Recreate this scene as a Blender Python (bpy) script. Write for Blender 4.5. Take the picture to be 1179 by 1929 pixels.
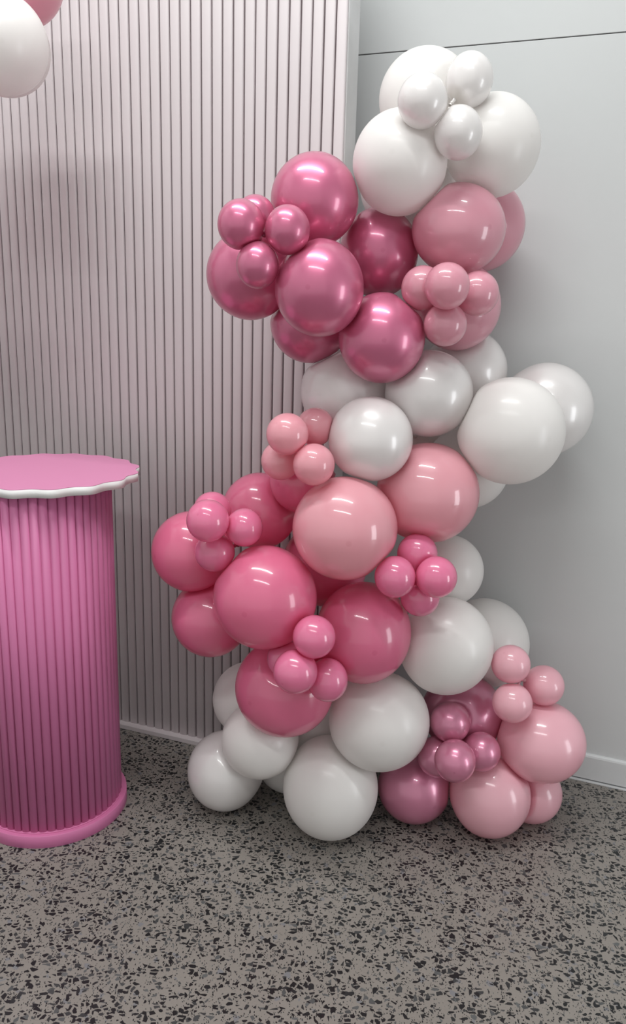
import bpy, bmesh, math, random
from mathutils import Vector, Matrix

# ------------------------------------------------------------------ scene, camera, light
scene = bpy.context.scene
COL = scene.collection
for o in list(bpy.data.objects):
    bpy.data.objects.remove(o)

# camera: 1.6 m above the floor, tilted down 14.2 degrees, slightly rolled
PITCH, ROLL, FPX = math.radians(14.245), math.radians(1.654), 1539.3
cam_data = bpy.data.cameras.new('camera')
cam = bpy.data.objects.new('camera', cam_data)
COL.objects.link(cam)
cp, sp, cr, sr = math.cos(PITCH), math.sin(PITCH), math.cos(ROLL), math.sin(ROLL)
right0, up0, back = Vector((1, 0, 0)), Vector((0, sp, cp)), Vector((0, -cp, sp))
right = right0 * cr + up0 * sr
up = up0 * cr - right0 * sr
cam.matrix_world = Matrix(((right.x, up.x, back.x, 0), (right.y, up.y, back.y, 0), (right.z, up.z, back.z, 1.6), (0, 0, 0, 1)))
cam_data.sensor_fit = 'VERTICAL'
cam_data.sensor_height = 36.0
cam_data.lens = 36.0 * FPX / 1929.0
cam_data.clip_start = 0.05
scene.camera = cam

# room axes: the back wall runs along DW, its depth direction is NW; the backdrop along DB / NB
YB, YW = math.radians(-20.0), math.radians(-21.57)
DB, NB = Vector((math.cos(YB), math.sin(YB), 0)), Vector((-math.sin(YB), math.cos(YB), 0))
DW, NW = Vector((math.cos(YW), math.sin(YW), 0)), Vector((-math.sin(YW), math.cos(YW), 0))
Z = Vector((0, 0, 1))
D_BACK, D_WALL = 2.4206, 2.7583
CEIL = 4.8

world = bpy.data.worlds.new('world')
scene.world = world
world.use_nodes = True
bg = world.node_tree.nodes['Background']
bg.inputs[0].default_value = (1.0, 0.985, 0.97, 1)
bg.inputs[1].default_value = 0.62

scene.view_settings.view_transform = 'Standard'
scene.view_settings.look = 'None'
scene.view_settings.gamma = 1.0
scene.view_settings.exposure = 0.22
scene.view_settings.use_curve_mapping = False

TUBE_POWER, DOOR_POWER = 94.0, 28.0
# daylight through the glazed door opening in the right-hand wall
ld = bpy.data.lights.new('doorway_daylight', 'AREA')
ld.shape = 'RECTANGLE'; ld.size = 0.85; ld.size_y = 2.0; ld.energy = DOOR_POWER; ld.color = (0.93, 0.97, 1.0)
lo = bpy.data.objects.new('doorway_daylight', ld); COL.objects.link(lo)
DOOR_C = DW * 3.62 + NW * 1.55 + Z * 1.06
lo.matrix_world = Matrix.Translation(DOOR_C) @ Matrix(((-NW.x, 0, DW.x), (-NW.y, 0, DW.y), (0, 1, 0))).transposed().to_4x4().transposed()

# ------------------------------------------------------------------ helpers
def link(name, me, mats=None, parent=None):
    o = bpy.data.objects.new(name, me)
    COL.objects.link(o)
    if mats is not None and me is not None and not me.materials:
        for m in (mats if isinstance(mats, (list, tuple)) else [mats]):
            me.materials.append(m)
    if parent is not None:
        o.parent = parent
    return o

def from_bm(name, bm, mat=None, parent=None, smooth=False):
    bmesh.ops.recalc_face_normals(bm, faces=bm.faces[:])
    me = bpy.data.meshes.new(name)
    bm.to_mesh(me); bm.free()
    if smooth:
        for p in me.polygons: p.use_smooth = True
    return link(name, me, mat, parent)

def tag(o, label=None, cat=None, group=None, kind=None):
    if label: o['label'] = label
    if cat: o['category'] = cat
    if group: o['group'] = group
    if kind: o['kind'] = kind
    return o

def frame_box(bm, X, Y, u0, u1, v0, v1, z0, z1, bevel=0.0):
    """box in the frame X (along), Y (depth), Z up"""
    vs = [bm.verts.new(X * u + Y * v + Z * z) for u in (u0, u1) for v in (v0, v1) for z in (z0, z1)]
    fs = [(0, 1, 3, 2), (4, 6, 7, 5), (0, 4, 5, 1), (2, 3, 7, 6), (0, 2, 6, 4), (1, 5, 7, 3)]
    faces = [bm.faces.new([vs[i] for i in f]) for f in fs]
    if bevel:
        es = list({e for f in faces for e in f.edges})
        bmesh.ops.recalc_face_normals(bm, faces=faces)
        bmesh.ops.bevel(bm, geom=es, offset=bevel, segments=2, affect='EDGES', profile=0.5)

def lathe(bm, prof, seg, center=(0, 0)):
    rings = []
    for r, z in prof:
        if r < 1e-6:
            rings.append([bm.verts.new((center[0], center[1], z))])
        else:
            rings.append([bm.verts.new((center[0] + r * math.cos(2 * math.pi * i / seg), center[1] + r * math.sin(2 * math.pi * i / seg), z)) for i in range(seg)])
    for a, b in zip(rings, rings[1:]):
        for i in range(seg):
            j = (i + 1) % seg
            if len(a) == 1 and len(b) == 1: continue
            if len(a) == 1: bm.faces.new((a[0], b[i], b[j]))
            elif len(b) == 1: bm.faces.new((a[i], b[0], a[j]))
            else: bm.faces.new((a[i], b[i], b[j], a[j]))
    return rings

# ------------------------------------------------------------------ materials
def new_mat(name):
    m = bpy.data.materials.new(name); m.use_nodes = True
    nt = m.node_tree
    return m, nt, nt.nodes['Principled BSDF']

def N(nt, t, **kw):
    n = nt.nodes.new(t)
    for k, v in kw.items(): setattr(n, k, v)
    return n

def math_node(nt, op, a=None, b=None, clamp=False):
    n = nt.nodes.new('ShaderNodeMath'); n.operation = op; n.use_clamp = clamp
    for i, v in enumerate((a, b)):
        if v is None: continue
        if isinstance(v, (int, float)): n.inputs[i].default_value = v
        else: nt.links.new(v, n.inputs[i])
    return n.outputs[0]

def mix_col(nt, fac, a, b, mode='MIX'):
    n = nt.nodes.new('ShaderNodeMix'); n.data_type = 'RGBA'; n.blend_type = mode
    def put(sock, v):
        if isinstance(v, (tuple, list)): sock.default_value = (*v[:3], 1)
        elif isinstance(v, (int, float)): sock.default_value = v
        else: nt.links.new(v, sock)
    put(n.inputs[0], fac); put(n.inputs[6], a); put(n.inputs[7], b)
    return n.outputs[2]

def painted(name, col, rough=0.5, var=0.04, scale=6.0, bump=0.0, bscale=200.0, spec=0.5):
    m, nt, p = new_mat(name)
    tc = N(nt, 'ShaderNodeTexCoord')
    nz = N(nt, 'ShaderNodeTexNoise'); nz.inputs['Scale'].default_value = scale; nz.inputs['Detail'].default_value = 4
    nt.links.new(tc.outputs['Object'], nz.inputs['Vector'])
    dark = tuple(c * (1 - var) for c in col); light = tuple(min(1, c * (1 + var)) for c in col)
    nt.links.new(mix_col(nt, nz.outputs['Fac'], dark, light), p.inputs['Base Color'])
    p.inputs['Roughness'].default_value = rough
    p.inputs['Specular IOR Level'].default_value = spec
    if bump:
        n2 = N(nt, 'ShaderNodeTexNoise'); n2.inputs['Scale'].default_value = bscale; n2.inputs['Detail'].default_value = 3
        nt.links.new(tc.outputs['Object'], n2.inputs['Vector'])
        bp = N(nt, 'ShaderNodeBump'); bp.inputs['Strength'].default_value = bump; bp.inputs['Distance'].default_value = 0.002
        nt.links.new(n2.outputs['Fac'], bp.inputs['Height']); nt.links.new(bp.outputs[0], p.inputs['Normal'])
    return m

def wall_mat():
    m, nt, p = new_mat('wall_paint')
    tc = N(nt, 'ShaderNodeTexCoord')
    nz = N(nt, 'ShaderNodeTexNoise'); nz.inputs['Scale'].default_value = 1.3; nz.inputs['Detail'].default_value = 5
    nt.links.new(tc.outputs['Object'], nz.inputs['Vector'])
    base = mix_col(nt, nz.outputs['Fac'], (0.55, 0.57, 0.57), (0.61, 0.625, 0.625))
    # scattered nail holes and scuffs
    vo = N(nt, 'ShaderNodeTexVoronoi'); vo.inputs['Scale'].default_value = 5.0
    nt.links.new(tc.outputs['Object'], vo.inputs['Vector'])
    sp_ = N(nt, 'ShaderNodeSeparateColor'); nt.links.new(vo.outputs['Color'], sp_.inputs[0])
    near = math_node(nt, 'LESS_THAN', vo.outputs['Distance'], math_node(nt, 'MULTIPLY', sp_.outputs[1], 0.014))
    pick = math_node(nt, 'GREATER_THAN', sp_.outputs[0], 0.45)
    dots = math_node(nt, 'MULTIPLY', math_node(nt, 'MULTIPLY', near, pick), 0.65)
    n3 = N(nt, 'ShaderNodeTexNoise'); n3.inputs['Scale'].default_value = 3.0; n3.inputs['Detail'].default_value = 8; n3.inputs['Roughness'].default_value = 0.7
    mp = N(nt, 'ShaderNodeMapping'); mp.inputs['Scale'].default_value = (1, 1, 4)
    nt.links.new(tc.outputs['Object'], mp.inputs[0]); nt.links.new(mp.outputs[0], n3.inputs['Vector'])
    scuff = math_node(nt, 'MULTIPLY', math_node(nt, 'GREATER_THAN', n3.outputs['Fac'], 0.70), 0.12)
    c = mix_col(nt, scuff, base, (0.75, 0.76, 0.76))
    c = mix_col(nt, dots, c, (0.12, 0.11, 0.10))
    nt.links.new(c, p.inputs['Base Color'])
    p.inputs['Roughness'].default_value = 0.42
    n2 = N(nt, 'ShaderNodeTexNoise'); n2.inputs['Scale'].default_value = 90; n2.inputs['Detail'].default_value = 3
    nt.links.new(tc.outputs['Object'], n2.inputs['Vector'])
    bp = N(nt, 'ShaderNodeBump'); bp.inputs['Strength'].default_value = 0.05; bp.inputs['Distance'].default_value = 0.002
    nt.links.new(n2.outputs['Fac'], bp.inputs['Height']); nt.links.new(bp.outputs[0], p.inputs['Normal'])
    return m

def floor_mat():
    """ground and polished concrete with black basalt chips"""
    m, nt, p = new_mat('polished_concrete')
    tc = N(nt, 'ShaderNodeTexCoord')
    warp = N(nt, 'ShaderNodeTexNoise'); warp.inputs['Scale'].default_value = 45; warp.inputs['Detail'].default_value = 2
    nt.links.new(tc.outputs['Object'], warp.inputs['Vector'])
    sub = N(nt, 'ShaderNodeVectorMath', operation='SUBTRACT'); sub.inputs[1].default_value = (0.5, 0.5, 0.5)
    nt.links.new(warp.outputs['Color'], sub.inputs[0])
    sc = N(nt, 'ShaderNodeVectorMath', operation='SCALE'); sc.inputs['Scale'].default_value = 0.007
    nt.links.new(sub.outputs[0], sc.inputs[0])
    add = N(nt, 'ShaderNodeVectorMath', operation='ADD')
    nt.links.new(tc.outputs['Object'], add.inputs[0]); nt.links.new(sc.outputs[0], add.inputs[1])
    def chips(scale, rot, sx, frac, gap, gap_rand):
        mp = N(nt, 'ShaderNodeMapping'); mp.inputs['Rotation'].default_value = (0, 0, rot); mp.inputs['Scale'].default_value = (sx, 1, 1)
        nt.links.new(add.outputs[0], mp.inputs[0])
        v1 = N(nt, 'ShaderNodeTexVoronoi', feature='F1', voronoi_dimensions='2D'); v1.inputs['Scale'].default_value = scale
        v2 = N(nt, 'ShaderNodeTexVoronoi', feature='DISTANCE_TO_EDGE', voronoi_dimensions='2D'); v2.inputs['Scale'].default_value = scale
        nt.links.new(mp.outputs[0], v1.inputs['Vector']); nt.links.new(mp.outputs[0], v2.inputs['Vector'])
        s = N(nt, 'ShaderNodeSeparateColor'); nt.links.new(v1.outputs['Color'], s.inputs[0])
        pick = math_node(nt, 'LESS_THAN', s.outputs[0], frac)
        thr = math_node(nt, 'ADD', math_node(nt, 'MULTIPLY', s.outputs[1], gap_rand), gap)
        inside = math_node(nt, 'GREATER_THAN', v2.outputs['Distance'], thr)
        return math_node(nt, 'MULTIPLY', pick, inside), s.outputs[2]
    big, bc = chips(56, 0.4, 1.35, 0.33, 0.10, 0.28)
    med, mc = chips(92, 1.3, 0.65, 0.46, 0.09, 0.26)
    fin, fc = chips(165, 2.2, 1.5, 0.28, 0.09, 0.26)
    grey, gc = chips(48, 0.9, 1.2, 0.08, 0.12, 0.25)
    tint = N(nt, 'ShaderNodeTexNoise'); tint.inputs['Scale'].default_value = 2.5; tint.inputs['Detail'].default_value = 6
    nt.links.new(tc.outputs['Object'], tint.inputs['Vector'])
    fine = N(nt, 'ShaderNodeTexNoise'); fine.inputs['Scale'].default_value = 260; fine.inputs['Detail'].default_value = 2
    nt.links.new(tc.outputs['Object'], fine.inputs['Vector'])
    c = mix_col(nt, tint.outputs['Fac'], (0.175, 0.16, 0.143), (0.235, 0.217, 0.195))
    c = mix_col(nt, math_node(nt, 'MULTIPLY', fine.outputs['Fac'], 0.35), c, (0.34, 0.312, 0.28))
    c = mix_col(nt, math_node(nt, 'MULTIPLY', grey, 0.7), c, (0.16, 0.17, 0.19))
    for mask, rnd in ((fin, fc), (med, mc), (big, bc)):
        chipc = mix_col(nt, math_node(nt, 'POWER', rnd, 5.0), (0.010, 0.011, 0.012), (0.11, 0.115, 0.115))
        c = mix_col(nt, mask, c, chipc)
    nt.links.new(c, p.inputs['Base Color'])
    p.inputs['Roughness'].default_value = 0.36
    p.inputs['Specular IOR Level'].default_value = 0.4
    return m

def balloon_mat(name, col, rough, metal=0.0, coat=0.0, coat_rough=0.08, sss=0.0, rim=None, spec=0.5, crown=None, trans=0.0, dot_amt=0.3):
    m, nt, p = new_mat(name)
    tc = N(nt, 'ShaderNodeTexCoord')
    # thicker, darker latex dot at the crown (local +Z) and slightly deeper colour towards the neck
    nrm = N(nt, 'ShaderNodeVectorMath', operation='NORMALIZE'); nt.links.new(tc.outputs['Object'], nrm.inputs[0])
    sep = N(nt, 'ShaderNodeSeparateXYZ'); nt.links.new(nrm.outputs[0], sep.inputs[0])
    dot = N(nt, 'ShaderNodeMapRange'); dot.inputs[1].default_value = 0.9978; dot.inputs[2].default_value = 0.9994
    nt.links.new(sep.outputs[2], dot.inputs[0])
    neck = N(nt, 'ShaderNodeMapRange'); neck.inputs[1].default_value = -0.80; neck.inputs[2].default_value = -1.0
    nt.links.new(sep.outputs[2], neck.inputs[0])
    nz = N(nt, 'ShaderNodeTexNoise'); nz.inputs['Scale'].default_value = 9; nz.inputs['Detail'].default_value = 3
    nt.links.new(tc.outputs['Object'], nz.inputs['Vector'])
    deep = crown or tuple(c ** 1.35 * 0.85 for c in col)
    c = mix_col(nt, nz.outputs['Fac'], tuple(x * 0.97 for x in col), tuple(min(1, x * 1.03) for x in col))
    if rim:   # pearl pigment: the look changes with grazing angle
        lw = N(nt, 'ShaderNodeLayerWeight'); lw.inputs['Blend'].default_value = 0.35
        c = mix_col(nt, lw.outputs['Facing'], c, rim)
    c = mix_col(nt, math_node(nt, 'MULTIPLY', dot.outputs[0], dot_amt), c, deep)
    c = mix_col(nt, math_node(nt, 'MULTIPLY', neck.outputs[0], 0.6), c, deep)
    nt.links.new(c, p.inputs['Base Color'])
    p.inputs['Roughness'].default_value = rough
    p.inputs['Metallic'].default_value = metal
    p.inputs['Specular IOR Level'].default_value = spec
    p.inputs['Coat Weight'].default_value = coat
    p.inputs['Coat Roughness'].default_value = coat_rough
    p.inputs['Coat IOR'].default_value = 1.6
    if trans:   # stretched latex lets some light through
        tr_ = N(nt, 'ShaderNodeBsdfTranslucent'); nt.links.new(c, tr_.inputs['Color'])
        mx = N(nt, 'ShaderNodeMixShader'); mx.inputs[0].default_value = trans
        nt.links.new(p.outputs[0], mx.inputs[1]); nt.links.new(tr_.outputs[0], mx.inputs[2])
        nt.links.new(mx.outputs[0], nt.nodes['Material Output'].inputs['Surface'])
    if sss:
        p.inputs['Subsurface Weight'].default_value = sss
        p.inputs['Subsurface Radius'].default_value = (1.0, 0.45, 0.4)
        p.inputs['Subsurface Scale'].default_value = 0.03
    return m

M_FLOOR = floor_mat()
M_WALL = wall_mat()
M_DARK = painted('joint_shadow_board', (0.10, 0.10, 0.10), 0.8)
M_TRIM = painted('trim_paint', (0.62, 0.635, 0.64), 0.4, 0.05, 12)
M_CEIL = painted('ceiling_paint', (0.72, 0.72, 0.72), 0.7)
M_SLAT = painted('slat_paint', (0.58, 0.53, 0.54), 0.5, 0.03, 5, 0.06, 60)
M_GAP = painted('slat_gap_paint', (0.14, 0.11, 0.115), 0.8)
M_SIDE = painted('side_paint', (0.60, 0.60, 0.60), 0.5, 0.10, 14)
M_PINKP = painted('pedestal_pink_paint', (0.58, 0.17, 0.345), 0.5, 0.03, 8, 0.05, 120)
M_PINKT = painted('tabletop_pink', (0.66, 0.245, 0.43), 0.42, 0.015, 5)
M_EDGE = painted('tabletop_white_edge', (0.78, 0.78, 0.77), 0.4, 0.06, 30)
M_WHITE = balloon_mat('white_latex', (0.94, 0.92, 0.90), 0.42, coat=0.3, coat_rough=0.2, crown=(0.6, 0.56, 0.5), trans=0.28, dot_amt=0.06)
M_WPEARL = balloon_mat('pearl_white_latex', (0.93, 0.905, 0.895), 0.36, metal=0.10, coat=0.9, coat_rough=0.13, crown=(0.6, 0.56, 0.5), trans=0.24, dot_amt=0.06)
M_ROSE = balloon_mat('pearl_rose_latex', (0.72, 0.19, 0.34), 0.36, metal=0.45, coat=0.9, coat_rough=0.13, rim=(0.76, 0.22, 0.36), trans=0.2)
M_MAUVE = balloon_mat('pearl_mauve_latex', (0.74, 0.27, 0.42), 0.34, metal=0.40, coat=0.9, coat_rough=0.11, rim=(0.78, 0.27, 0.41), trans=0.2)
M_DUSTY = balloon_mat('dusty_pink_latex', (0.80, 0.37, 0.46), 0.35, coat=0.9, coat_rough=0.08, trans=0.25)
M_SALMON = balloon_mat('salmon_pink_latex', (0.93, 0.45, 0.52), 0.32, coat=1.0, coat_rough=0.07, trans=0.3)
M_HOT = balloon_mat('hot_pink_latex', (0.87, 0.205, 0.365), 0.36, coat=0.9, coat_rough=0.10, trans=0.30)
M_BUBBLE = balloon_mat('bubblegum_pink_latex', (0.90, 0.25, 0.44), 0.25, coat=1.0, coat_rough=0.04, trans=0.3)
M_BABY = balloon_mat('baby_pink_latex', (0.95, 0.54, 0.62), 0.36, coat=0.8, coat_rough=0.13, trans=0.28)


# ------------------------------------------------------------------ the room
bm = bmesh.new()
frame_box(bm, DW, NW, -4.0, 3.6, -4.5, D_WALL + 0.12, -0.10, 0.0)
floor = from_bm('floor', bm, M_FLOOR); tag(floor, 'polished grey concrete floor full of black stone chips', kind='structure')

# back wall: board behind, two sheet panels with an open joint between them
JOINT = 2.385
bm = bmesh.new(); frame_box(bm, DW, NW, -4.0, 3.6, D_WALL + 0.010, D_WALL + 0.12, 0.0, CEIL)
wall = from_bm('wall_back', bm, M_DARK); tag(wall, 'pale grey painted sheet wall behind the balloons', kind='structure')
bm = bmesh.new(); frame_box(bm, DW, NW, -4.0, 3.6, D_WALL, D_WALL + 0.0098, 0.02, JOINT - 0.0012, 0.001)
from_bm('panel', bm, M_WALL, wall)
bm = bmesh.new(); frame_box(bm, DW, NW, -4.0, 3.6, D_WALL - 0.002, D_WALL + 0.0098, JOINT + 0.0012, CEIL, 0.001)
from_bm('panel', bm, M_WALL, wall)

# skirting board with a rounded upper edge, lifted off the floor over a shadow gap
bm = bmesh.new()
prof = [(0, 0.011), (-0.013, 0.011), (-0.013, 0.094), (-0.011, 0.100), (-0.006, 0.103), (0, 0.1035)]
ends = [[bm.verts.new(DW * u + NW * (D_WALL + v) + Z * z) for v, z in prof] for u in (-3.9, 3.38)]
for i in range(len(prof)):
    j = (i + 1) % len(prof)
    bm.faces.new((ends[0][i], ends[0][j], ends[1][j], ends[1][i]))
bm.faces.new(ends[0]); bm.faces.new(ends[1][::-1])
bb = from_bm('baseboard_back', bm, M_TRIM); tag(bb, 'grey white painted skirting board along the wall', kind='structure')
bm = bmesh.new(); frame_box(bm, DW, NW, -3.9, 3.38, D_WALL - 0.019, D_WALL + 0.005, 0.0, 0.0055, 0.001)
tr = from_bm('trim_1', bm, M_TRIM); tag(tr, 'pale sealant strip between floor and skirting board', kind='structure')

# ceiling and right-hand wall with the open doorway that lets the daylight in
bm = bmesh.new(); frame_box(bm, DW, NW, -4.0, 3.6, -3.2, D_WALL + 0.12, CEIL, CEIL + 0.1)
tag(from_bm('ceiling', bm, M_CEIL), 'white ceiling carrying two fluorescent battens', kind='structure')
bm = bmesh.new()
frame_box(bm, DW, NW, 3.4, 3.5, -3.2, 1.08, 0.0, CEIL)
frame_box(bm, DW, NW, 3.4, 3.5, 2.02, D_WALL, 0.0, CEIL)
frame_box(bm, DW, NW, 3.4, 3.5, 1.08, 2.02, 2.12, CEIL)
tag(from_bm('wall_right', bm, M_CEIL), 'pale grey side wall with an open doorway', kind='structure')

bm = bmesh.new(); frame_box(bm, DW, NW, -3.4, -3.3, -1.2, D_WALL, 0.0, CEIL)  # unseen wall, added to keep world light from the left off the backdrop
tag(from_bm('wall_left_shade', bm, M_CEIL), 'unseen pale grey side wall added to darken the left of the backdrop', kind='structure')

# two ceiling battens parallel to the back wall
for k, (u, v) in enumerate(((-1.02, 1.21), (-0.20, -1.02))):
    c = DW * u + NW * v
    bm = bmesh.new(); frame_box(bm, DW, NW, u - 1.60, u + 1.60, v - 0.09, v + 0.09, CEIL - 0.06, CEIL, 0.006)
    housing = from_bm('ceiling_batten', bm, M_TRIM)
    tag(housing, ('white fluorescent ceiling batten nearer the fluted backdrop', 'white fluorescent ceiling batten above the viewer')[k], 'ceiling light', 'ceiling battens')
    l = bpy.data.lights.new('batten_tube', 'AREA'); l.shape = 'RECTANGLE'; l.size = 3.0; l.size_y = 0.07
    l.energy = TUBE_POWER * (1.0, 0.55)[k]; l.color = (0.98, 1.0, 0.99)
    lo = bpy.data.objects.new('batten_tube', l); COL.objects.link(lo)
    lo.matrix_world = Matrix.Translation(c + Z * (CEIL - 0.065)) @ Matrix.Rotation(YW, 4, 'Z')

# ------------------------------------------------------------------ fluted backdrop
EDGE, PITCH_S, NSL, TOPZ = -0.8278, 0.035967, 58, 2.445
HALF_W, RISE = NSL * PITCH_S / 2, 0.62
def arch(u):
    """height of the arched top, u metres in from the right edge"""
    t = min(1.0, abs(u - HALF_W) / HALF_W)
    return TOPZ + RISE * (1 - t ** 2.6) ** (1 / 2.6)
FACE = D_BACK + 0.033
backdrop = bpy.data.objects.new('fluted_screen', None); COL.objects.link(backdrop)
backdrop.location = DB * (EDGE - NSL * PITCH_S / 2) + NB * D_BACK
tag(backdrop, 'tall pale backdrop screen of vertical half-round slats behind the balloons and pedestal', 'backdrop screen')
binv = Matrix.Translation(-backdrop.location)
def bpart(name, bm, mat, smooth=False):
    bmesh.ops.transform(bm, matrix=binv, verts=bm.verts[:])
    return from_bm(name, bm, mat, backdrop, smooth)
def arch_sheet(u0, u1, v0, v1, z0, n=60):
    bm = bmesh.new(); rows = []
    for i in range(n + 1):
        u = u0 + (u1 - u0) * i / n
        rows.append([bm.verts.new(DB * (EDGE - u) + NB * v + Z * z) for v, z in ((v0, z0), (v1, z0), (v1, arch(u) - 0.003), (v0, arch(u) - 0.003))])
    for p, q in zip(rows, rows[1:]):
        for i in range(4):
            j = (i + 1) % 4
            bm.faces.new((p[i], p[j], q[j], q[i]))
    bm.faces.new(rows[0]); bm.faces.new(rows[-1][::-1])
    return bm
bpart('board', arch_sheet(0.004, NSL * PITCH_S - 0.004, FACE, FACE + 0.010, 0.018), M_GAP)
bm = bmesh.new(); frame_box(bm, DB, NB, EDGE - NSL * PITCH_S, EDGE, D_BACK, FACE + 0.10, 0.0, 0.018, 0.0015)
bpart('plinth', bm, M_SLAT)
bm = bmesh.new(); frame_box(bm, DB, NB, EDGE - 0.022, EDGE + 0.001, FACE + 0.002, FACE + 0.10, 0.018, TOPZ, 0.0025)
bpart('side_panel', bm, M_SIDE)
bm = bmesh.new()   # bent strip closing the arch edge between front and back board
prev = None
for i in range(81):
    u = HALF_W - HALF_W * math.cos(math.pi * i / 80)
    a = max(u, 0.0005)
    ring = [bm.verts.new(DB * (EDGE - u) + NB * v + Z * (arch(u) + dz)) for v, dz in ((FACE + 0.010, -0.012), (FACE + 0.10, -0.012), (FACE + 0.10, 0.0), (FACE + 0.010, 0.0))]
    if prev:
        for q in range(4):
            w = (q + 1) % 4
            bm.faces.new((prev[q], prev[w], ring[w], ring[q]))
    prev = ring
bpart('arch_strip', bm, M_SIDE)
# one half-round slat, its mesh shared by all
bm = bmesh.new()
hw, dep, n = PITCH_S / 2 - 0.0026, 0.0095, 12
pts = [(-hw, 0.0)] + [(-hw * math.cos(math.pi * i / n), 0.0015 + (dep - 0.0015) * math.sin(math.pi * i / n) ** 0.42) for i in range(n + 1)] + [(hw, 0.0)]
ends = [[bm.verts.new(DB * u - NB * v + Z * z) for u, v in pts] for z in (0.0, 1.0)]
for i in range(len(pts)):
    j = (i + 1) % len(pts)
    f = bm.faces.new((ends[0][i], ends[0][j], ends[1][j], ends[1][i])); f.smooth = i not in (0, len(pts) - 1, len(pts) - 2)
bm.faces.new(ends[0]); bm.faces.new(ends[1][::-1])
bmesh.ops.recalc_face_normals(bm, faces=bm.faces[:])
slat_me = bpy.data.meshes.new('slat'); bm.to_mesh(slat_me); bm.free(); slat_me.materials.append(M_SLAT)
rnd = random.Random(4)
for k in range(NSL):
    o = bpy.data.objects.new('slat', slat_me); COL.objects.link(o); o.parent = backdrop
    o.location = (DB * (EDGE - (k + 0.5) * PITCH_S + rnd.uniform(-0.0003, 0.0003)) + NB * (FACE + rnd.uniform(0, 0.0008)) + Z * 0.018) - backdrop.location
    o.scale.z = arch((k + 0.5) * PITCH_S) - 0.021

# ------------------------------------------------------------------ pink fluted pedestal
PC = Vector((-0.816, 2.345, 0))
ped = bpy.data.objects.new('pedestal', None); COL.objects.link(ped); ped.location = PC
tag(ped, 'round pink fluted pedestal table with a scalloped white-edged top', 'pedestal')
bm = bmesh.new(); lathe(bm, [(0, 0), (0.2305, 0), (0.2310, 0.0005), (0.2310, 0.0392), (0.2302, 0.040), (0, 0.040)], 128)
o = from_bm('base', bm, M_PINKP, ped, True)
bm = bmesh.new(); lathe(bm, [(0, 0.040), (0.2175, 0.040), (0.2175, 0.0425), (0.2165, 0.0435), (0, 0.0435)], 128)
from_bm('base_ring', bm, M_PINKP, ped, True)
bm = bmesh.new(); lathe(bm, [(0, 0.0436), (0.2065, 0.0436), (0.2065, 1.0768), (0, 1.0768)], 104)
from_bm('column', bm, M_PINKP, ped, True)
for nm in ('base', 'base_ring', 'column'):
    me = bpy.data.objects[nm].data
    for pg in me.polygons: pg.use_smooth = abs(pg.normal.z) < 0.1
NR = 52
bm = bmesh.new()
rr, w = 0.2055, math.pi * 0.2065 / NR * 0.95
pts = [(-w, -0.001)] + [(-w * math.cos(math.pi * i / 10), 0.0100 * math.sin(math.pi * i / 10) ** 0.8) for i in range(11)] + [(w, -0.001)]
ends = [[bm.verts.new((rr + v, u, z)) for u, v in pts] for z in (0.0440, 1.0766)]
for i in range(len(pts)):
    j = (i + 1) % len(pts)
    f = bm.faces.new((ends[0][i], ends[0][j], ends[1][j], ends[1][i])); f.smooth = 1 <= i <= len(pts) - 3
bm.faces.new(ends[0]); bm.faces.new(ends[1][::-1])
bmesh.ops.recalc_face_normals(bm, faces=bm.faces[:])
rib_me = bpy.data.meshes.new('rib'); bm.to_mesh(rib_me); bm.free(); rib_me.materials.append(M_PINKP)
for k in range(NR):
    o = bpy.data.objects.new('rib', rib_me); COL.objects.link(o); o.parent = ped
    o.rotation_euler = (0, 0, 2 * math.pi * (k + 0.3) / NR)
def scallop(R0, amp, lobes, a0, n=384):
    cx, cy = -0.796 - PC.x, 2.380 - PC.y
    out = []
    for i in range(n):
        a = 2 * math.pi * i / n
        r = R0 + amp * math.cos((a - a0) * lobes)
        out.append((cx + r * math.cos(a), cy + r * math.sin(a)))
    return out
def slab(name, pts, z0, z1, mat, parent):
    bm = bmesh.new()
    lo_ = [bm.verts.new((x, y, z0)) for x, y in pts]; hi = [bm.verts.new((x, y, z1)) for x, y in pts]
    bm.faces.new(lo_[::-1]); bm.faces.new(hi)
    for i in range(len(pts)):
        j = (i + 1) % len(pts)
        bm.faces.new((lo_[i], lo_[j], hi[j], hi[i])).smooth = True
    return from_bm(name, bm, mat, parent)
top = slab('tabletop', scallop(0.2665, 0.0070, 16, math.radians(-1.5)), 1.0772, 1.1003, M_EDGE, ped)
top['label'] = 'white scalloped tabletop edge'
sheet = slab('top_sheet', scallop(0.2665, 0.0070, 16, math.radians(-1.5)), 1.1004, 1.1020, M_PINKT, top)
sheet['label'] = 'smooth pink top surface'

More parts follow.
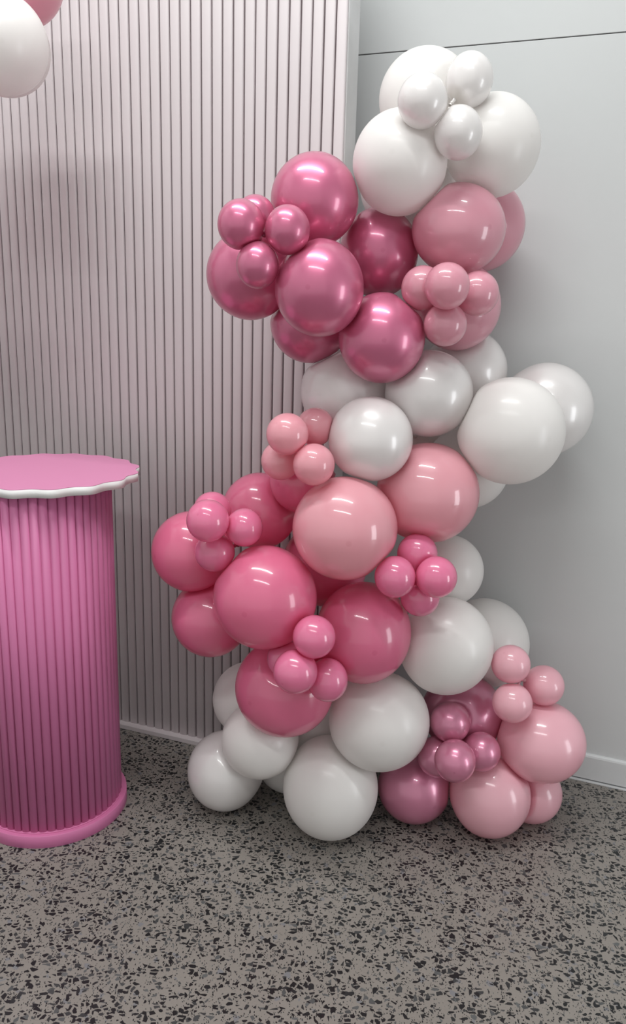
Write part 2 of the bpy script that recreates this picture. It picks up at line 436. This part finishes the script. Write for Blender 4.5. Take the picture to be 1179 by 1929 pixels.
# ------------------------------------------------------------------ balloons
# id, material, x, y, z, radius, vertical stretch, cluster, crown direction, label
BALLOONS = [
    ('W1', 'wm', 0.2764, 2.4509, 2.1535, 0.1287, 1.011, '', (-0.27, -0.94, 0.23), 'large white balloon at the very top of the tower, behind two small white ones'),
    ('W2', 'wm', 0.2024, 2.3184, 1.9682, 0.1285, 1.073, '', (-0.25, -0.97, 0.05), 'large white balloon at the upper left of the tower, touching the mid pink pearl cluster'),
    ('W3', 'wm', 0.4532, 2.3754, 2.0264, 0.1292, 1.045, '', (0.63, -0.77, 0.08), 'large white balloon at the upper right of the tower, above the dusty pink ones'),
    ('W4', 'wm', 0.2510, 2.5699, 1.9477, 0.1406, 1.000, '', (-0.72, -0.01, 0.69), 'large white balloon hidden behind the upper left white one, only slivers showing'),
    ('S1', 'wp', 0.2417, 2.2109, 2.0955, 0.0633, 1.075, 'qa', (-0.76, -0.65, -0.01), 'small pearl white balloon, left of the three on top of the tower'),
    ('S2', 'wp', 0.3678, 2.3000, 2.1670, 0.0636, 1.186, 'qa', (0.57, 0.29, 0.77), 'small pearl white balloon, topmost of the three on top of the tower'),
    ('S3', 'wp', 0.3361, 2.2200, 2.0270, 0.0627, 1.124, 'qa', (0.23, -0.59, -0.77), 'small pearl white balloon, lowest of the three on top of the tower'),
    ('P1', 'pr', -0.0191, 2.3200, 1.8701, 0.1191, 1.024, '', (-0.72, -0.69, 0.00), 'large pearl rose balloon, topmost of the rose cluster against the fluted backdrop'),
    ('P2', 'pr', -0.0002, 2.1800, 1.6409, 0.1188, 1.071, '', (-0.24, -0.97, 0.00), 'large pearl rose balloon in front, just below the small rose cluster'),
    ('P3', 'pr', -0.1921, 2.3600, 1.6745, 0.1224, 1.000, '', (-0.82, -0.58, 0.01), 'large pearl rose balloon, leftmost of the upper rose cluster, behind small rose ones'),
    ('P4', 'pr', 0.1648, 2.4200, 1.7470, 0.1169, 1.108, '', (0.02, -1.00, -0.00), 'large deep rose pearl balloon recessed between the rose cluster and dusty pink balloon'),
    ('P5', 'pr', 0.1717, 2.2519, 1.5172, 0.1181, 1.037, '', (-0.02, -1.00, -0.01), 'large deep rose pearl balloon with crown dot, lowest front of the upper rose cluster'),
    ('P6', 'pr', -0.0240, 2.4000, 1.5491, 0.1140, 1.000, '', (-0.70, -0.71, -0.02), 'large rose balloon tucked under the front rose one, lower left of the upper cluster'),
    ('q1', 'pr', -0.2004, 2.1544, 1.7884, 0.0603, 1.068, 'qb', (-0.89, -0.29, 0.36), 'small pearl rose balloon, leftmost of the small rose four'),
    ('q2', 'pr', -0.0835, 2.1400, 1.7778, 0.0583, 1.107, 'qb', (0.91, -0.39, 0.11), 'small pearl rose balloon, rightmost of the small rose four'),
    ('q3', 'pr', -0.1571, 2.1400, 1.6917, 0.0559, 1.100, 'qb', (-0.05, -0.36, -0.93), 'small pearl rose balloon, lowest of the small rose four'),
    ('q4', 'pr', -0.1718, 2.2456, 1.8196, 0.0517, 1.027, 'qb', (-0.20, 0.82, 0.54), 'small pearl rose balloon at the back top of the small rose four'),
    ('L1', 'bp', 0.3684, 2.3200, 1.8067, 0.1220, 0.943, '', (0.52, -0.86, -0.01), 'large dusty pink balloon below the top white ones, right of the deep rose balloon'),
    ('L2', 'bp', 0.4728, 2.5915, 1.8432, 0.1354, 1.000, '', (1.00, 0.09, -0.00), 'large dusty pink balloon against the wall, behind another dusty pink one'),
    ('s1', 'bp', 0.3222, 2.1448, 1.6544, 0.0580, 1.035, 'qc', (-0.20, -0.88, 0.42), 'small dusty pink balloon, front and topmost of its four at the right'),
    ('s2', 'bp', 0.2719, 2.2352, 1.6495, 0.0574, 1.050, 'qc', (-0.86, 0.40, 0.32), 'small dusty pink balloon, leftmost of its four beside the deep rose balloon'),
    ('s3', 'bp', 0.4177, 2.2400, 1.6401, 0.0575, 1.050, 'qc', (0.91, 0.39, 0.16), 'small dusty pink balloon, rightmost of its four near the wall'),
    ('s4', 'bp', 0.3322, 2.2000, 1.5592, 0.0567, 1.012, 'qc', (-0.06, -0.07, -1.00), 'small dusty pink balloon, lowest of its four above the white band'),
    ('L3', 'bp', 0.3959, 2.4274, 1.6064, 0.1252, 1.000, '', (0.90, -0.44, -0.01), 'large dusty pink balloon behind the small dusty pink four'),
    ('M1', 'wp', 0.0805, 2.4000, 1.3571, 0.1271, 1.000, '', (-0.85, -0.53, 0.02), 'large pearl white balloon under the deep rose ones, left end of the white band'),
    ('M2', 'wp', 0.3154, 2.3080, 1.3665, 0.1219, 0.982, '', (-0.13, -0.99, 0.03), 'large pearl white balloon in the middle of the white band, below the dusty pink four'),
    ('M3', 'wp', 0.1506, 2.2000, 1.2505, 0.1153, 1.000, '', (-0.50, -0.87, -0.01), 'large pearl white balloon in front, right of the small pale pink four'),
    ('M4', 'wp', 0.4525, 2.5316, 1.4157, 0.1266, 1.000, '', (0.96, -0.26, 0.07), 'large pearl white balloon under the dusty pink one, behind the white band'),
    ('M5', 'wm', 0.5420, 2.2628, 1.2741, 0.1484, 1.000, '', (0.49, -0.87, -0.00), 'very large matte white balloon standing out at the right side of the tower'),
    ('M6', 'wp', 0.6911, 2.4694, 1.3134, 0.1393, 1.000, '', (0.95, -0.30, 0.01), 'large pearl white balloon farthest right, behind the very large matte white one'),
    ('M7', 'wm', 0.4658, 2.4504, 1.1329, 0.1262, 1.000, '', (0.87, -0.49, -0.01), 'white balloon peeping out below the very large matte white one'),
    ('M8', 'wm', 0.3917, 2.6515, 1.2059, 0.1299, 1.000, '', (0.58, 0.82, -0.03), 'cream white balloon deep inside the tower between the white band and salmon pink'),
    ('A1', 'lp', 0.0878, 2.1400, 1.0143, 0.1419, 0.990, '', (0.04, -1.00, -0.02), 'very large light salmon pink balloon with crown dot at the centre of the tower'),
    ('A2', 'lp', 0.3221, 2.2603, 1.0913, 0.1444, 0.979, '', (0.38, -0.92, -0.02), 'very large salmon pink balloon below the white band, left of the matte white one'),
    ('a', 'lp', -0.0725, 2.1200, 1.2695, 0.0555, 1.000, 'qd', (-0.49, -0.63, 0.60), 'small pale pink balloon, front upper left of its four beside the pearl white balloon'),
    ('bb', 'lp', -0.0002, 2.2200, 1.2765, 0.0522, 1.000, 'qd', (0.48, 0.70, 0.53), 'small pale pink balloon, back upper right of its four, touching the pearl white balloon'),
    ('c', 'lp', -0.0923, 2.2000, 1.1838, 0.0537, 1.000, 'qd', (-0.63, 0.50, -0.59), 'small pale pink balloon, back lower left of its four against the backdrop'),
    ('d', 'lp', -0.0015, 2.1000, 1.1950, 0.0551, 1.013, 'qd', (0.50, -0.74, -0.45), 'small pale pink balloon, lower right of its four above the large salmon balloon'),
    ('H1', 'hp', -0.3581, 2.3400, 0.8739, 0.1208, 1.000, '', (-0.82, -0.57, 0.02), 'large hot pink balloon, leftmost of the tower, nearest the pedestal'),
    ('H2', 'hp', -0.1601, 2.3993, 0.9903, 0.1158, 1.000, '', (-0.75, -0.66, -0.03), 'large hot pink balloon topmost of the hot pink cluster, left of the salmon one'),
    ('H3', 'hp', -0.1256, 2.1400, 0.8093, 0.1444, 1.000, '', (-0.32, -0.95, 0.00), 'very large hot pink balloon at the front centre left of the tower'),
    ('H4', 'hp', -0.3014, 2.3400, 0.6644, 0.1201, 1.000, '', (-0.87, -0.49, -0.01), 'large dark hot pink balloon hanging at the left, below the leftmost hot pink one'),
    ('H5', 'hp', 0.1546, 2.2000, 0.6882, 0.1423, 1.067, '', (0.17, -0.99, -0.01), 'very large hot pink balloon right of centre, above the low white balloon'),
    ('H6', 'hp', -0.0675, 2.2151, 0.5015, 0.1460, 0.979, '', (-0.65, -0.76, 0.01), 'large hot pink balloon lowest of the hot pink cluster, behind a small four'),
    ('a1', 'hs', -0.2789, 2.1000, 1.0345, 0.0572, 1.000, 'qe', (-0.36, -0.79, 0.49), 'small bubblegum pink balloon, front of the left four on the hot pink balloons'),
    ('a2', 'hs', -0.1855, 2.1400, 1.0079, 0.0515, 1.043, 'qe', (0.97, -0.21, 0.10), 'small bubblegum pink balloon, rightmost of the left four on the hot pink balloons'),
    ('a3', 'hs', -0.2681, 2.1600, 0.9293, 0.0550, 0.974, 'qe', (-0.20, 0.07, -0.98), 'small bubblegum pink balloon, lowest of the left four on the hot pink balloons'),
    ('a4', 'hs', -0.2821, 2.2200, 1.0318, 0.0536, 1.000, 'qe', (-0.37, 0.84, 0.40), 'small bubblegum pink balloon, back top of the left four on the hot pink balloons'),
    ('b1', 'hs', 0.2246, 2.0800, 0.8996, 0.0558, 1.039, 'qf', (-0.82, -0.56, 0.14), 'small bubblegum pink balloon, leftmost of the right four under the salmon balloons'),
    ('b2', 'hs', 0.3362, 2.0881, 0.8995, 0.0560, 1.013, 'qf', (0.77, -0.60, 0.18), 'small bubblegum pink balloon, rightmost of the right four under the salmon balloons'),
    ('b3', 'hs', 0.2924, 2.1692, 0.9388, 0.0559, 1.000, 'qf', (0.04, 0.67, 0.75), 'small bubblegum pink balloon, topmost of the right four under the salmon balloons'),
    ('b4', 'hs', 0.3060, 2.1600, 0.8162, 0.0550, 1.000, 'qf', (0.20, 0.43, -0.88), 'small bubblegum pink balloon, lowest of the right four under the salmon balloons'),
    ('c1', 'hs', 0.0125, 2.0200, 0.7455, 0.0574, 1.012, 'qg', (0.22, -0.31, 0.92), 'small bubblegum pink balloon, topmost of the low four between hot pink balloons'),
    ('c2', 'hs', -0.0345, 2.0105, 0.6487, 0.0596, 1.000, 'qg', (-0.55, -0.80, -0.23), 'small bubblegum pink balloon, front left of the low four between hot pink balloons'),
    ('c3', 'hs', 0.0533, 2.0600, 0.6034, 0.0578, 1.120, 'qg', (0.73, 0.13, -0.67), 'small bubblegum pink balloon, rightmost of the low four between hot pink balloons'),
    ('c4', 'hs', -0.0643, 2.1054, 0.6415, 0.0518, 1.000, 'qg', (-0.69, 0.69, -0.22), 'small bubblegum pink balloon, back left of the low four between hot pink balloons'),
    ('w1', 'wm', 0.4285, 2.4500, 0.8020, 0.1119, 1.000, '', (0.96, -0.28, 0.00), 'white balloon behind the right bubblegum four, next to the bare wall'),
    ('w2', 'wm', 0.4082, 2.2800, 0.6205, 0.1441, 1.034, '', (0.66, -0.75, -0.01), 'large white balloon right of the very large hot pink one'),
    ('w3', 'wm', 0.5808, 2.5274, 0.5271, 0.1472, 1.012, '', (0.99, -0.12, -0.00), 'large white balloon against the wall, behind the small baby pink three'),
    ('w4', 'wm', 0.2178, 2.2391, 0.3875, 0.1499, 0.979, '', (-0.01, -1.00, 0.05), 'large white balloon low in the centre, below the right hot pink balloon'),
    ('w5', 'wm', 0.0790, 2.2472, 0.1530, 0.1530, 1.078, '', (-0.36, -0.93, -0.01), 'large white balloon resting on the floor, lowest at the front of the tower'),
    ('w6', 'wp', -0.2600, 2.3660, 0.1251, 0.1251, 1.042, '', (-0.92, -0.39, -0.02), 'pearl white balloon resting on the floor, farthest left of the tower foot'),
    ('w7', 'wm', -0.1434, 2.2822, 0.2880, 0.1190, 0.993, '', (-0.75, -0.66, 0.01), 'white balloon leaning on the leftmost floor balloon, under the hot pink one'),
    ('w8', 'wm', -0.1937, 2.4898, 0.3190, 0.1223, 1.000, '', (-0.98, -0.20, 0.02), 'white balloon in shade against the backdrop, behind the lowest hot pink one'),
    ('w9', 'wm', -0.0559, 2.4784, 0.1045, 0.1116, 1.000, '', (-0.95, -0.31, -0.05), 'white balloon on the floor deep behind the front white one'),
    ('w10', 'wm', 0.0388, 2.4362, 0.2503, 0.0980, 1.000, '', (-0.72, -0.69, 0.01), 'cream white balloon wedged behind the low white and hot pink balloons'),
    ('R1', 'pm', 0.5007, 2.3907, 0.3394, 0.1280, 1.000, '', (0.86, -0.52, 0.03), 'large pearl mauve pink balloon behind the small pearl four at lower right'),
    ('R2', 'pm', 0.3487, 2.3202, 0.1151, 0.1151, 0.978, '', (0.45, -0.89, -0.04), 'dark pearl mauve pink balloon on the floor beside the front white one'),
    ('d1', 'ps', 0.4334, 2.2430, 0.3878, 0.0610, 1.000, 'qh', (-0.21, 0.42, 0.88), 'small pearl mauve pink balloon, topmost of the lower right four'),
    ('d2', 'ps', 0.4367, 2.1434, 0.3171, 0.0614, 1.052, 'qh', (-0.19, -0.98, -0.05), 'small pearl mauve pink balloon, front lowest of the lower right four'),
    ('d3', 'ps', 0.5287, 2.2200, 0.3042, 0.0586, 1.028, 'qh', (0.97, 0.11, -0.20), 'small pearl mauve pink balloon, rightmost of the lower right four'),
    ('d4', 'ps', 0.3997, 2.2366, 0.2739, 0.0608, 1.027, 'qh', (-0.68, 0.35, -0.64), 'small pearl mauve pink balloon, leftmost of the lower right four'),
    ('L4', 'bl', 0.7270, 2.2800, 0.3099, 0.1288, 0.938, '', (0.88, -0.48, 0.01), 'large baby pink balloon at lower right, below the small baby pink three'),
    ('L5', 'bl', 0.5795, 2.2694, 0.1281, 0.1281, 1.053, '', (0.77, -0.64, -0.02), 'large baby pink balloon on the floor at the front right of the tower'),
    ('L6', 'bl', 0.7297, 2.3349, 0.0958, 0.0958, 1.000, '', (0.90, -0.43, -0.03), 'baby pink balloon on the floor at far right, tucked under another baby pink one'),
    ('e1', 'bl', 0.6040, 2.2600, 0.5750, 0.0575, 0.986, 'qi', (-0.50, -0.37, 0.78), 'small baby pink balloon, topmost of the three at lower right'),
    ('e2', 'bl', 0.7214, 2.3000, 0.4897, 0.0614, 0.987, 'qi', (0.96, 0.12, -0.27), 'small baby pink balloon, rightmost of the three at lower right'),
    ('e3', 'bl', 0.6089, 2.2200, 0.4687, 0.0588, 0.987, 'qi', (-0.40, -0.78, -0.47), 'small baby pink balloon, lowest of the three at lower right'),
    ('T1', 'wm', -0.8656, 2.4200, 2.2515, 0.1213, 1.060, '', (0.32, -0.93, -0.19), 'large white balloon at the top left corner, in front of the fluted backdrop'),
    ('T2', 'wm', -0.9460, 2.6600, 2.3036, 0.1297, 1.000, '', (0.32, -0.93, -0.19), 'white balloon almost hidden behind the white one in the top left corner'),
    ('T3', 'bp', -0.8716, 2.5800, 2.4633, 0.1278, 1.000, '', (0.32, -0.93, -0.19), 'dusty pink balloon at the top left corner behind the white one'),
    ('F1', 'hp', 0.0417, 2.4200, 0.8210, 0.1319, 1.000, '', (0.21, -0.98, 0.02), 'hot pink balloon deep in the gap below the large light salmon balloon'),
    ('F2', 'hp', -0.0327, 2.3203, 1.1046, 0.0955, 1.000, '', (-0.70, -0.71, -0.01), 'deep pink balloon in the gap between the small pale pink four and the salmon one'),
    ('G1', 'pr', -1.1352, 2.6000, 2.1664, 0.1330, 1.000, '', (0.32, -0.93, -0.19), 'added pearl rose garland balloon beyond the frame edge, left of the corner balloons, shading the backdrop'),  # this and the rest: out-of-frame balloons added to shade and tint the backdrop's left
    ('G2', 'hp', -1.1501, 2.6200, 1.9120, 0.1376, 1.000, '', (0.32, -0.93, -0.19), 'unseen hot pink garland balloon, second from the garland top, added to shade the backdrop'),
    ('G3', 'bp', -1.1842, 2.6000, 1.6519, 0.1368, 1.000, '', (0.32, -0.93, -0.19), 'dusty pink garland balloon beyond the frame edge, third down, added to shade the backdrop'),
    ('G4', 'pr', -1.1952, 2.6200, 1.3768, 0.1382, 1.000, '', (0.32, -0.93, -0.19), 'unseen pearl rose garland balloon, lowest above the pedestal, added to shade the backdrop'),
]
GROUPS = {'qa': 'small white balloons on top', 'qb': 'small rose balloons', 'qc': 'small dusty pink balloons', 'qd': 'small pale pink balloons', 'qe': 'small bubblegum balloons at left', 'qf': 'small bubblegum balloons at right', 'qg': 'small bubblegum balloons low down', 'qh': 'small mauve balloons', 'qi': 'small baby pink balloons'}
MATS = {'wm': M_WHITE, 'wp': M_WPEARL, 'pr': M_ROSE, 'bp': M_DUSTY, 'lp': M_SALMON, 'hp': M_HOT, 'hs': M_BUBBLE, 'ps': M_MAUVE, 'pm': M_MAUVE, 'bl': M_BABY}
CAMP = Vector((0, 0, 1.6))

def balloon_points(R, small, seg, rings):
    """local pear shape: crown at +Z, neck at -Z"""
    tp, ln = (0.04, 0.025) if small else (0.08, 0.07)
    out = []
    for i in range(rings + 1):
        th = math.pi * i / rings
        c, s = math.cos(th), math.sin(th)
        k = max(0.0, -c)
        out.append((R * s * (1 - tp * k * k), R * c * (1 + ln * k * k * k)))
    return out

centres = [(Vector(b[2:5]), b[5]) for b in BALLOONS]
knot_cache = {}
def knot_mesh(key, mat):
    if key in knot_cache: return knot_cache[key]
    bm = bmesh.new()
    lathe(bm, [(0, 0.010), (0.0085, 0.006), (0.0060, -0.004), (0.0045, -0.008), (0.0075, -0.012), (0.0070, -0.016), (0.0040, -0.018), (0.0075, -0.026), (0.0070, -0.027), (0, -0.020)], 14)
    bmesh.ops.recalc_face_normals(bm, faces=bm.faces[:])
    me = bpy.data.meshes.new('knot'); bm.to_mesh(me); bm.free(); me.materials.append(mat)
    for p in me.polygons: p.use_smooth = True
    knot_cache[key] = me
    return me

for bi, (bid, mk, x, y, z, R, st, cl, axis, label) in enumerate(BALLOONS):
    small = R < 0.075
    seg, rings = (48, 28) if small else (64, 40)
    c = Vector((x, y, z)); ax = Vector(axis).normalized()
    rot = ax.to_track_quat('Z', 'Y').to_matrix()
    rinv = rot.transposed()
    bm = bmesh.new()
    lathe(bm, balloon_points(R, small, seg, rings), seg)
    # neighbours press it flat: push vertices back behind the contact planes
    planes = []
    for j, (cj, Rj) in enumerate(centres):
        if j == bi: continue
        d = cj - c; L = d.length
        over = R + Rj - L
        if over <= -0.004: continue
        n_ = d / L
        mine_front = (c - CAMP).length < (cj - CAMP).length
        share = 0.22 if mine_front else 0.78
        planes.append((n_, R - over * share - 0.0006))
    if z - R < 0.006: planes.append((Vector((0, 0, -1)), z - 0.0004))
    k_ = 0.35 if small else 0.5; sq = st ** -k_; sv = st ** k_
    for v in bm.verts:
        p = rot @ v.co
        p = Vector((p.x * sq, p.y, p.z * sv))
        for n_, dist in planes:
            e = p.dot(n_) - dist
            wd = 0.05 * R
            if e > wd: p = p - n_ * e
            elif e > -wd: p = p - n_ * ((e + wd) ** 2 / (4 * wd))
        v.co = rinv @ p
    body = from_bm('balloon', bm, MATS[mk], None, True)
    body.matrix_world = Matrix.Translation(c) @ rot.to_4x4()
    tag(body, label, 'balloon', GROUPS.get(cl, 'large balloons of the tower'))
    kn = link('knot', knot_mesh(mk, MATS[mk]), None, body)
    if small: kn.scale = (0.7, 0.7, 0.7)
    kn.location = (0, 0, -R * (1.025 if small else 1.07) - 0.002)
